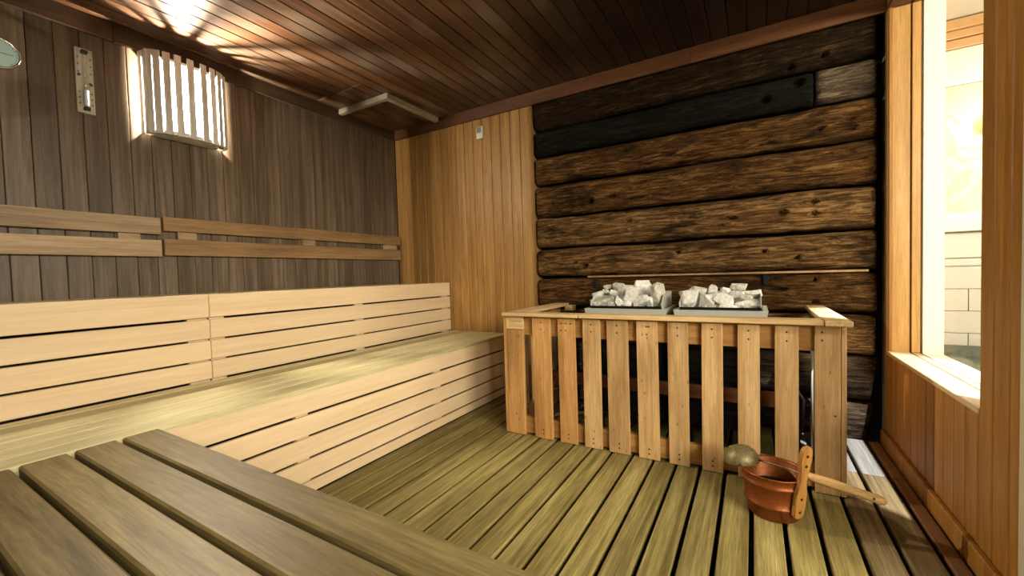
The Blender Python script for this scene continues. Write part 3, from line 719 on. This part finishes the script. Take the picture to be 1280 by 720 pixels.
# ------------------------------------------------------------------ heaters with stones
def heater(label, x0, x1):
    cx = (x0+x1)/2; y0, y1 = 2.47, 2.86; o_ = (cx, (y0+y1)/2, 0)
    t = thing('sauna_heater', label, 'heater', o_, 'stone heaters behind the guard')
    bm = bmesh.new()
    add_box(bm, x0+.04, x1-.04, y0+.03, y1-.02, .12, .70)
    bmesh.ops.translate(bm, verts=bm.verts, vec=(-o_[0], -o_[1], 0))
    link('body', finish(bm, 'body'), t, (0, 0, 0), 'black_metal')
    for k in range(5):
        box('louvre', x0+.06, x1-.06, y0+.012, y0+.029, .2+.09*k, .235+.09*k, 'steel_dark', t, .003, origin=o_)
    bm = bmesh.new(); zt, zb_ = .772, .715        # tray: flared rim
    lo_ = [(x0+.012, y0+.004), (x1-.012, y0+.004), (x1-.012, y1-.01), (x0+.012, y1-.01)]; hi_ = [(x0, y0), (x1, y0), (x1, y1), (x0, y1)]
    inn = [(x0+.02, y0+.02), (x1-.02, y0+.02), (x1-.02, y1-.02), (x0+.02, y1-.02)]
    A = [bm.verts.new((a-o_[0], b-o_[1], zb_)) for a, b in lo_]; Bv = [bm.verts.new((a-o_[0], b-o_[1], zt)) for a, b in hi_]
    Cv = [bm.verts.new((a-o_[0], b-o_[1], zt)) for a, b in inn]; D = [bm.verts.new((a-o_[0], b-o_[1], zt-.02)) for a, b in inn]
    for k in range(4):
        n_ = (k+1) % 4
        bm.faces.new((A[k], A[n_], Bv[n_], Bv[k])); bm.faces.new((Bv[k], Bv[n_], Cv[n_], Cv[k])); bm.faces.new((Cv[k], Cv[n_], D[n_], D[k]))
    bm.faces.new(A); bm.faces.new(D)
    link('tray', finish(bm, 'tray'), t, (0, 0, 0), 'stainless')
    box('inner_rim', x0+.03, x1-.03, y0+.024, y0+.028, .7525, .787, 'steel_dark', t, .001, origin=o_)
    box('back_guard', x0+.03, x1-.03, y1-.03, y1-.026, .7525, .862, 'stainless', t, .001, origin=o_)
    for xx in (x0+.03, x1-.034):
        bm = bmesh.new()
        pr = [(y0+.03, .7525), (y1-.032, .7525), (y1-.032, .862), (y0+.10, .855), (y0+.03, .80)]
        f0 = [bm.verts.new((xx-o_[0], a-o_[1], b)) for a, b in pr]; f1 = [bm.verts.new((xx+.004-o_[0], a-o_[1], b)) for a, b in pr]
        bm.faces.new(f0); bm.faces.new(f1[::-1])
        for k in range(5): bm.faces.new((f0[k], f0[(k+1) % 5], f1[(k+1) % 5], f1[k]))
        link('side_guard', finish(bm, 'guard'), t, (0, 0, 0), 'stainless')
    for xx in (x0+.06, x1-.09):
        for yy in (y0+.05, y1-.07): box('leg', xx, xx+.03, yy, yy+.03, .001, .119, 'black_metal', t, .002, origin=o_)
    return t
heater('black stone heater with a steel tray nearer the golden boards', -.925, -.432)
heater('black stone heater with a steel tray nearer the window wall', -.395, .065)

def rock(px, py, pw, ph, Y, label, group, mat, seed, dep=None):
    r = random.Random(seed)
    Y += .025; c = at(px, py, Y=Y); k = (c-CAM).dot(FW)/F
    w_, h_ = pw*k*.55, ph*k*.54; d_ = dep or (w_+h_)*.5
    bm = bmesh.new()
    for i in range(13):
        v = Vector((r.gauss(0, 1), r.gauss(0, 1), r.gauss(0, 1))).normalized()
        q = Vector([math.copysign(abs(a)**.75, a) for a in v])
        q *= r.uniform(.86, 1.06)/max(abs(q.x), abs(q.y), abs(q.z))**.55
        bm.verts.new((q.x*w_, q.y*d_, q.z*h_))
    g = bmesh.ops.convex_hull(bm, input=bm.verts)
    bmesh.ops.delete(bm, geom=[e for e in g['geom_interior'] if isinstance(e, bmesh.types.BMVert)], context='VERTS')
    bmesh.ops.bevel(bm, geom=bm.edges[:], offset=min(w_, h_)*.035, segments=1, affect='EDGES', clamp_overlap=True)
    me = finish(bm, 'stone')
    o = link('stone', me, None, c, mat)
    o.rotation_euler = (r.uniform(-.15, .15), r.uniform(-.2, .2), r.uniform(-.3, .3))
    return tag(o, SPECIAL.get(seed) or label, 'stone', group)
Z3 = lambda x, y: (720+x/4.923, 330+y/4.923)
R1 = [(135, 195, 62, 56, 2.62), (205, 140, 70, 28, 2.70), (170, 228, 135, 66, 2.535), (232, 185, 52, 52, 2.60), (262, 140, 74, 52, 2.69), (310, 160, 92, 60, 2.64),
      (345, 192, 92, 100, 2.55), (412, 143, 96, 82, 2.66), (442, 188, 84, 66, 2.62), (272, 228, 60, 66, 2.53), (316, 246, 62, 40, 2.525), (408, 232, 104, 74, 2.535), (457, 232, 48, 62, 2.54),
      (492, 195, 72, 146, 2.56), (120, 240, 60, 50, 2.56), (225, 245, 50, 44, 2.54), (360, 150, 60, 50, 2.72), (180, 178, 50, 40, 2.66)]
R2 = [(662, 190, 50, 60, 2.62), (697, 215, 122, 108, 2.54), (742, 165, 104, 58, 2.66), (776, 172, 56, 46, 2.62), (838, 168, 84, 70, 2.64), (806, 222, 98, 68, 2.545), (907, 225, 112, 100, 2.54),
      (926, 168, 74, 56, 2.65), (1003, 146, 104, 54, 2.69), (990, 190, 84, 54, 2.62), (1086, 186, 92, 66, 2.64), (1050, 212, 74, 52, 2.57), (1082, 246, 92, 62, 2.54), (945, 262, 112, 26, 2.525),
      (1006, 250, 44, 44, 2.53), (786, 264, 44, 22, 2.525), (850, 250, 60, 40, 2.55), (880, 190, 60, 50, 2.66)]
SPECIAL = {101: None, 102: 'broad grey slab-like stone at the front of the tray nearer the golden boards', 107: 'big blocky topmost stone of the heap nearer the golden boards',
           113: 'tall upright stone leaning on the steel side of the tray nearer the golden boards', 106: 'large flat-faced stone mid front of the tray nearer the golden boards',
           201: 'largest boulder-like stone in the front corner of the tray nearer the window wall', 206: 'tall wedge-shaped stone mid front of the tray nearer the window wall',
           208: 'grey topmost stone of the heap nearer the window wall', 213: 'thin flat stone at the front lip of the tray nearer the window wall'}
for i, (a, b, c, d, Y) in enumerate(R1):
    rock(*Z3(a, b), c/4.7, d/4.7, Y, 'pale angular stone heaped in the heater tray nearer the golden boards', 'stones in the tray nearer the golden boards', 'stone_grey' if i in (1, 2, 4, 13, 17) else 'stone', 100+i)
for i, (a, b, c, d, Y) in enumerate(R2):
    rock(*Z3(a, b), c/4.7, d/4.7, Y, 'pale angular stone heaped in the heater tray nearer the window wall', 'stones in the tray nearer the window wall', 'stone_grey' if i in (3, 8, 11, 15) else 'stone', 200+i)
# lower layer that carries the heap
for g_, (xa, xb_) in enumerate(((-.87, -.49), (-.34, .01))):
    rr = random.Random(31+g_)
    for i in range(3):
        for j in range(2):
            X = xa+(xb_-xa)*(i+.5)/3+rr.uniform(-.01, .01); Yc = 2.62+.10*j
            q = Vector((X, Yc, .775)); d = q-CAM; dz = d.dot(FW)
            px, py = 640+F*d.dot(RT)/dz, 360-F*d.dot(UP)/dz
            rock(px, py, 13, 9, Yc, 'pale angular stone heaped in the heater tray nearer the ' + ('window wall' if g_ else 'golden boards'), 'stones in the tray nearer the ' + ('window wall' if g_ else 'golden boards'), 'stone', 300+g_*40+i*3+j)

cab = tag(link('power_cable', finish(tube_bm([(.10, 2.66, .25), (.15, 2.62, .28), (.19, 2.60, .36), (.215, 2.60, .30), (.21, 2.58, .18), (.19, 2.55, .10), (.2, 2.52, .03), (.23, 2.6, .012)], .012), 'cable', True), None, (0, 0, 0), 'rubber'),
          'black power cable drooping beside the heater nearer the window wall', 'cable')
con = tag(link('conduit_pipe', finish(tube_bm([(.262, 2.63, .001), (.262, 2.63, .30), (.262, 2.63, .60)], .008), 'pipe', True), None, (0, 0, 0), 'stainless'),
          'thin steel conduit pipe standing inside the guard corner post', 'pipe')

# ------------------------------------------------------------------ bucket
BX, BY = .062, 1.95
bk = thing('bucket', 'copper coloured sauna bucket with an upright wooden grip on the duckboards', 'bucket', (BX, BY, 0))
prof = [(.001, .002), (.086, .002), (.091, .008), (.098, .052), (.1035, .056), (.1035, .062), (.099, .066), (.109, .135), (.1145, .139), (.1145, .146), (.110, .150), (.1165, .176), (.1195, .178), (.1195, .183), (.1155, .183), (.112, .176), (.092, .014), (.001, .012)]
link('body', finish(lathe(prof, 48), 'bucket', True), bk, (0, 0, 0), 'copper')
bm = bmesh.new(); bmesh.ops.create_circle(bm, cap_ends=True, segments=40, radius=.1015)
link('water', finish(bm, 'water'), bk, (0, 0, .10), 'rubber')
ang = math.radians(-46)
half = [(.0, .0), (.010, .002), (.0165, .012), (.019, .03), (.0185, .075), (.017, .105), (.0125, .135), (.0105, .160), (.0115, .190), (.015, .215), (.0185, .245), (.019, .268), (.0165, .286), (.010, .296), (.0, .299)]
half = [(s*1.3, z) for s, z in half]
outl = [(s, z) for s, z in half] + [(-s, z) for s, z in half[-2:0:-1]]
bm = bmesh.new(); fr = [bm.verts.new((.016, s, z)) for s, z in outl]; bk_ = [bm.verts.new((0, s, z)) for s, z in outl]
bm.faces.new(fr); bm.faces.new(bk_[::-1])
for k in range(len(outl)): bm.faces.new((fr[k], fr[(k+1) % len(outl)], bk_[(k+1) % len(outl)], bk_[k]))
bmesh.ops.bevel(bm, geom=[e for e in bm.edges if len(e.link_faces) == 2 and any(len(f.verts) > 6 for f in e.link_faces)], offset=.003, segments=2, affect='EDGES')
grip = link('grip', finish(bm, 'grip'), bk, (.0985*math.cos(ang), .0985*math.sin(ang), .036), 'handle_wood', (0, math.radians(8.3), ang))
for z, r in ((.030, .0055), (.085, .0055), (.222, .006), (.262, .006)):
    bm = bmesh.new(); bmesh.ops.create_cone(bm, cap_ends=True, segments=14, radius1=r, radius2=r*.8, depth=.003)
    link('screw', finish(bm, 'screw'), grip, (.0168, 0, z), 'screw', (0, math.pi/2, 0))

# ------------------------------------------------------------------ ladle
ld = thing('ladle', 'bronze ladle with a turned wooden handle lying across the bucket', 'ladle', (BX, BY, .19))
lo_ = Vector((BX, BY, .19))
bm = lathe([(.068, -.012), (.070, -.004), (.067, .012), (.058, .032), (.042, .047), (.022, .055), (.001, .057), (.001, .053), (.040, .043), (.056, .028), (.064, .010), (.066, -.010), (.068, -.012)], 32)
link('bowl', finish(bm, 'bowl', True), ld, Vector((-.052, 2.0, .178))-lo_, 'bronze', (math.radians(-4), math.radians(-8), 0))
pr = [Vector((.006, 1.982, .192)), Vector((.09, 1.957, .190)), Vector((.178, 1.93, .184))]
link('shaft', finish(tube_bm([p-lo_ for p in pr], .004), 'shaft', True), ld, (0, 0, 0), 'bronze')
hp = [Vector((.168, 1.933, .186)), Vector((.178, 1.93, .184)), Vector((.185, 1.928, .183)), Vector((.20, 1.923, .182)), Vector((.25, 1.91, .179)), Vector((.30, 1.898, .174)), Vector((.345, 1.886, .169)), Vector((.380, 1.878, .165)), Vector((.392, 1.875, .163)), Vector((.397, 1.874, .162))]
link('handle', finish(tube_bm([p-lo_ for p in hp], [.009, .0145, .0145, .0165, .0175, .0155, .0155, .016, .012, .004], 16), 'handle', True), ld, (0, 0, 0), 'ladle_wood')
bm = bmesh.new(); bmesh.ops.create_cone(bm, cap_ends=True, segments=12, radius1=.0045, radius2=.0045, depth=.003)
link('hanging_hole', finish(bm, 'hole'), ld, Vector((.362, 1.8675, .170))-lo_, 'screw', (math.radians(80), 0, .2))
